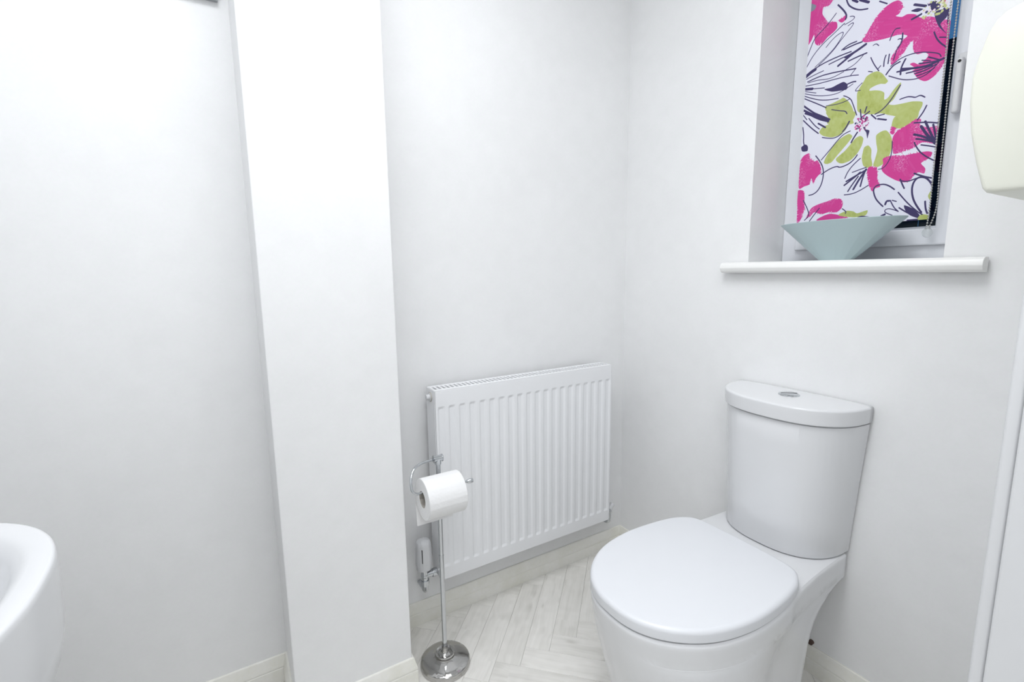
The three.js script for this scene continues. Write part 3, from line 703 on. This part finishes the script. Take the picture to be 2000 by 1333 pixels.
// stub of brown pipe in the wall just above the skirting behind the pan
{
  const p = thing('pipe_stub', 'small brown pipe stub in the wall above the skirting behind the toilet', 'pipe', [0.779, 0.089, WB]);
  mesh('stub', cyl(V3(0, 0, -0.005), V3(0, 0, 0.009), 0.0065), new THREE.MeshStandardMaterial({ color: 0x5b4a42, roughness: 0.8 }), p);
}

// ---------------------------------------------------------------- toilet roll stand and roll
{
  const BX = 0.2035, BZ = 0.8815;
  const s = thing('toilet_roll_stand', 'chrome toilet roll stand with a round weighted base', 'stand', [BX, 0, BZ]);
  mesh('base', lathe([[0, 0], [0.0715, 0], [0.073, 0.0018], [0.073, 0.0065], [0.0714, 0.0085], [0.0714, 0.0098], [0.0722, 0.012], [0.0714, 0.0155], [0.069, 0.018], [0.0655, 0.0195], [0.055, 0.0225], [0.042, 0.0262], [0.0305, 0.0290], [0.0290, 0.0298], [0.0285, 0.0312], [0.0292, 0.033], [0.0292, 0.0375], [0.0284, 0.0392], [0.0268, 0.0398], [0.0250, 0.0388], [0.0215, 0.0365], [0.015, 0.037], [0.0105, 0.0405], [0.0088, 0.046], [0.0088, 0.062], [0, 0.062]], 72), M.wornChrome, s);
  mesh('pole', merge([cyl(V3(0, 0.044, 0), V3(0, 0.345, 0), 0.0068), cyl(V3(0, 0.345, 0), V3(0, 0.349, 0), 0.0072), cyl(V3(0, 0.349, 0), V3(0, 0.63, 0), 0.0066)]), M.chrome, s);
  mesh('tee', merge([cyl(V3(0, 0.6375, 0.0125), V3(0, 0.6375, -0.0125), 0.0092), cyl(V3(0, 0.6375, 0.0135), V3(0, 0.6375, 0.0110), 0.0104), cyl(V3(0, 0.6375, -0.0110), V3(0, 0.6375, -0.0135), 0.0104), cyl(V3(0, 0.622, 0), V3(0, 0.6375, 0), 0.0092)]), M.chrome, s);
  const path = [V3(0, 0.637, 0.01), V3(0.008, 0.6395, 0.03), V3(0.022, 0.6425, 0.058), V3(0.034, 0.638, 0.080), V3(0.046, 0.621, 0.0935), V3(0.054, 0.602, 0.0975), V3(0.059, 0.589, 0.096), V3(0.062, 0.5815, 0.0875), V3(0.062, 0.5795, 0.07), V3(0.062, 0.5795, 0.0), V3(0.062, 0.5795, -0.060)];
  const arm = mesh('arm', new THREE.TubeGeometry(new THREE.CatmullRomCurve3(path), 90, 0.0036, 12), M.chrome, s);
  mesh('end_knob', merge([cyl(V3(0.062, 0.5795, -0.058), V3(0.062, 0.5795, -0.0665), 0.0048, 0.0066), cyl(V3(0.062, 0.5795, -0.0665), V3(0.062, 0.5795, -0.074), 0.0066, 0.0062)]), M.chrome, arm);
  // the roll hangs on the arm
  const RX = BX + 0.062, RY = 0.5795 + 0.0036 - 0.0215, R = 0.0545;
  const roll = thing('toilet_roll', 'roll of white toilet paper hanging on the chrome stand', 'toilet roll', [RX, RY, 0.9003]);
  const hw = 0.0530, pr = [[0.0222, -hw], [R - 0.001, -hw], [R, -hw + 0.001], [R, hw - 0.001], [R - 0.001, hw], [0.0222, hw], [0.0222, -hw]];
  mesh('paper', lathe(pr, 64).rotateX(Math.PI / 2), M.paper, roll);
  mesh('core', lathe([[0.0213, -hw + 0.0003], [0.0222, -hw + 0.0003], [0.0222, hw - 0.0003], [0.0213, hw - 0.0003], [0.0213, -hw + 0.0003]], 40).rotateX(Math.PI / 2), M.card, roll);
  // loose end of the sheet, off the wall side of the roll
  const prof = []; for (let a = 150; a <= 182; a += 4) { const q = a * Math.PI / 180; prof.push([(R + 0.0006) * Math.cos(q), (R + 0.0006) * Math.sin(q)]); }
  prof.push([-R - 0.0003, -0.02], [-R + 0.0012, -0.045], [-R + 0.0035, -0.068], [-R + 0.0065, -0.097]);
  const tp = [], ti = [];
  prof.forEach(([x, y], i) => { for (const z of [-hw, hw]) tp.push(x, y, z); });
  prof.forEach(([x, y], i) => { for (const z of [-hw, hw]) tp.push(x + 0.0004, y, z); });
  const np = prof.length;
  for (let i = 0; i + 1 < np; i++) { const a = 2 * i, o = 2 * np; ti.push(a, a + 1, a + 2, a + 1, a + 3, a + 2, o + a, o + a + 2, o + a + 1, o + a + 1, o + a + 2, o + a + 3); }
  const tg = new THREE.BufferGeometry(); tg.setAttribute('position', new THREE.Float32BufferAttribute(tp, 3)); tg.setIndex(ti); tg.computeVertexNormals();
  tg.setAttribute('uv', new THREE.Float32BufferAttribute(new Float32Array(tp.length / 3 * 2), 2));
  mesh('loose_sheet', tg, M.paper, roll);
}

// ---------------------------------------------------------------- cream dispenser on the right-hand wall
{
  const d = thing('paper_dispenser', 'cream plastic paper dispenser with a bulging front on the right-hand wall', 'dispenser', [RW, 1.256, 0.216]);
  const P = [[0.0, 0.0], [-0.118, 0.0], [-0.1235, 0.0015], [-0.1268, 0.006], [-0.1380, 0.0464], [-0.1483, 0.0934], [-0.1539, 0.1392], [-0.1545, 0.1759], [-0.1502, 0.2032], [-0.1421, 0.2354], [-0.1345, 0.2500], [-0.127, 0.2565], [-0.115, 0.2605], [-0.06, 0.268], [0.0, 0.270]];
  const s = new THREE.Shape(); s.moveTo(-0.012, 0.006);
  const q = P.map(([x, y]) => [Math.min(-0.012, x * 0.965 - 0.0006), 0.006 + y * 0.956]);
  q.forEach(p => s.lineTo(...p)); s.closePath();
  const g = new THREE.ExtrudeGeometry(s, { depth: 0.252, bevelSize: 0.006, bevelThickness: 0.010, bevelSegments: 5, curveSegments: 4 }).translate(0, 0, -0.126);
  mesh('cover', toCreasedNormals(boxUV(g), 0.5), M.cream, d);
  mesh('back_plate', rbox(-0.0125, -0.0005, 0.004, 0.262, -0.130, 0.130, 0.003), M.cream, d);
}

// ---------------------------------------------------------------- wash basin and mirror
{
  const b = thing('wash_basin', 'white ceramic wash basin with a rounded front, edge of the rim showing', 'basin', [0.672, 0.8, FW]);
  const N = 96, depth = 0.442, hw = 0.255;
  // half of a rounded D seen from above: flat at the wall, round towards the room
  const ring = (k, y, zoff = 0, back = 0.0015) => Array.from({ length: N }, (_, i) => {
    const t = i / N * 2 * Math.PI, c = Math.cos(t), s = Math.sin(t), n = 2.35;
    const x = hw * k * Math.sign(c) * Math.pow(Math.abs(c), 2 / n), z = Math.sign(s) * Math.pow(Math.abs(s), 2 / n);
    const mid = -depth * 0.44, ext = z < 0 ? depth * 0.56 : depth * 0.44 - back;
    return [x, y, mid + z * ext * (z < 0 ? k : Math.min(1, k)) + zoff];
  });
  const outer = [ring(0.25, -0.245, 0.05), ring(0.45, -0.242, 0.03), ring(0.64, -0.230, 0.015), ring(0.80, -0.205, 0.006), ring(0.90, -0.172, 0.002), ring(0.96, -0.135, 0), ring(0.985, -0.10, 0), ring(0.993, -0.05), ring(0.996, -0.010), ring(0.993, -0.004), ring(0.985, -0.0012), ring(0.972, 0)];
  const inner = [ring(0.90, -0.001, 0, 0.05), ring(0.86, -0.006, 0, 0.075), ring(0.82, -0.020, 0, 0.09), ring(0.76, -0.06, 0, 0.11), ring(0.64, -0.11, 0, 0.14), ring(0.46, -0.14, 0, 0.17), ring(0.2, -0.15, 0, 0.19)];
  mesh('bowl', loft(outer.concat(inner), true, true, 2.2), M.ceramic, b);
  mesh('waste', lathe([[0, 0.003], [0.02, 0.003], [0.024, 0.001], [0.024, -0.002]], 32).translate(0, -0.148, -depth * 0.47), M.chrome, b);
  mesh('pedestal', loft([[0.10, -0.8, -0.05], [0.085, -0.6, -0.045], [0.08, -0.3, -0.045], [0.095, -0.235, -0.05]].map(([a, y, z]) => Array.from({ length: 40 }, (_, i) => { const t = i / 40 * 2 * Math.PI; return [a * Math.cos(t), y, -0.13 + z + 0.1 * Math.sin(t)]; })), true, true, 0.7), M.ceramic, b);
  const tap = thing('basin_tap', 'chrome mixer tap on the basin ledge', 'tap', [0.672, 0.8005, FW - 0.06]);
  mesh('tap_body', cyl(V3(0, 0, 0), V3(0, 0.09, 0), 0.021, 0.018), M.chrome, tap);
  mesh('spout', new THREE.TubeGeometry(new THREE.CatmullRomCurve3([V3(0, 0.06, 0), V3(0, 0.075, -0.04), V3(0, 0.07, -0.09), V3(0, 0.055, -0.105)]), 20, 0.010, 12), M.chrome, tap);
  mesh('lever', rbox(-0.007, 0.007, 0.088, 0.098, -0.05, 0.012, 0.003), M.chrome, tap);
  const m = thing('mirror', 'frameless wall mirror left of the pier, lower corner showing', 'mirror', [WA, 1.7735, 1.50]);
  mesh('backing', rbox(0.0005, 0.012, 0, 0.55, -0.196, 0.196, 0.002), new THREE.MeshStandardMaterial({ color: 0x9a9ca0, roughness: 0.5 }), m);
  mesh('mirror_glass', box(0.0121, 0.0161, 0.0, 0.55, -0.1955, 0.1955), new THREE.MeshStandardMaterial({ color: 0xdfe3e6, metalness: 1, roughness: 0.02 }), m);
}

renderer.render(scene, camera);
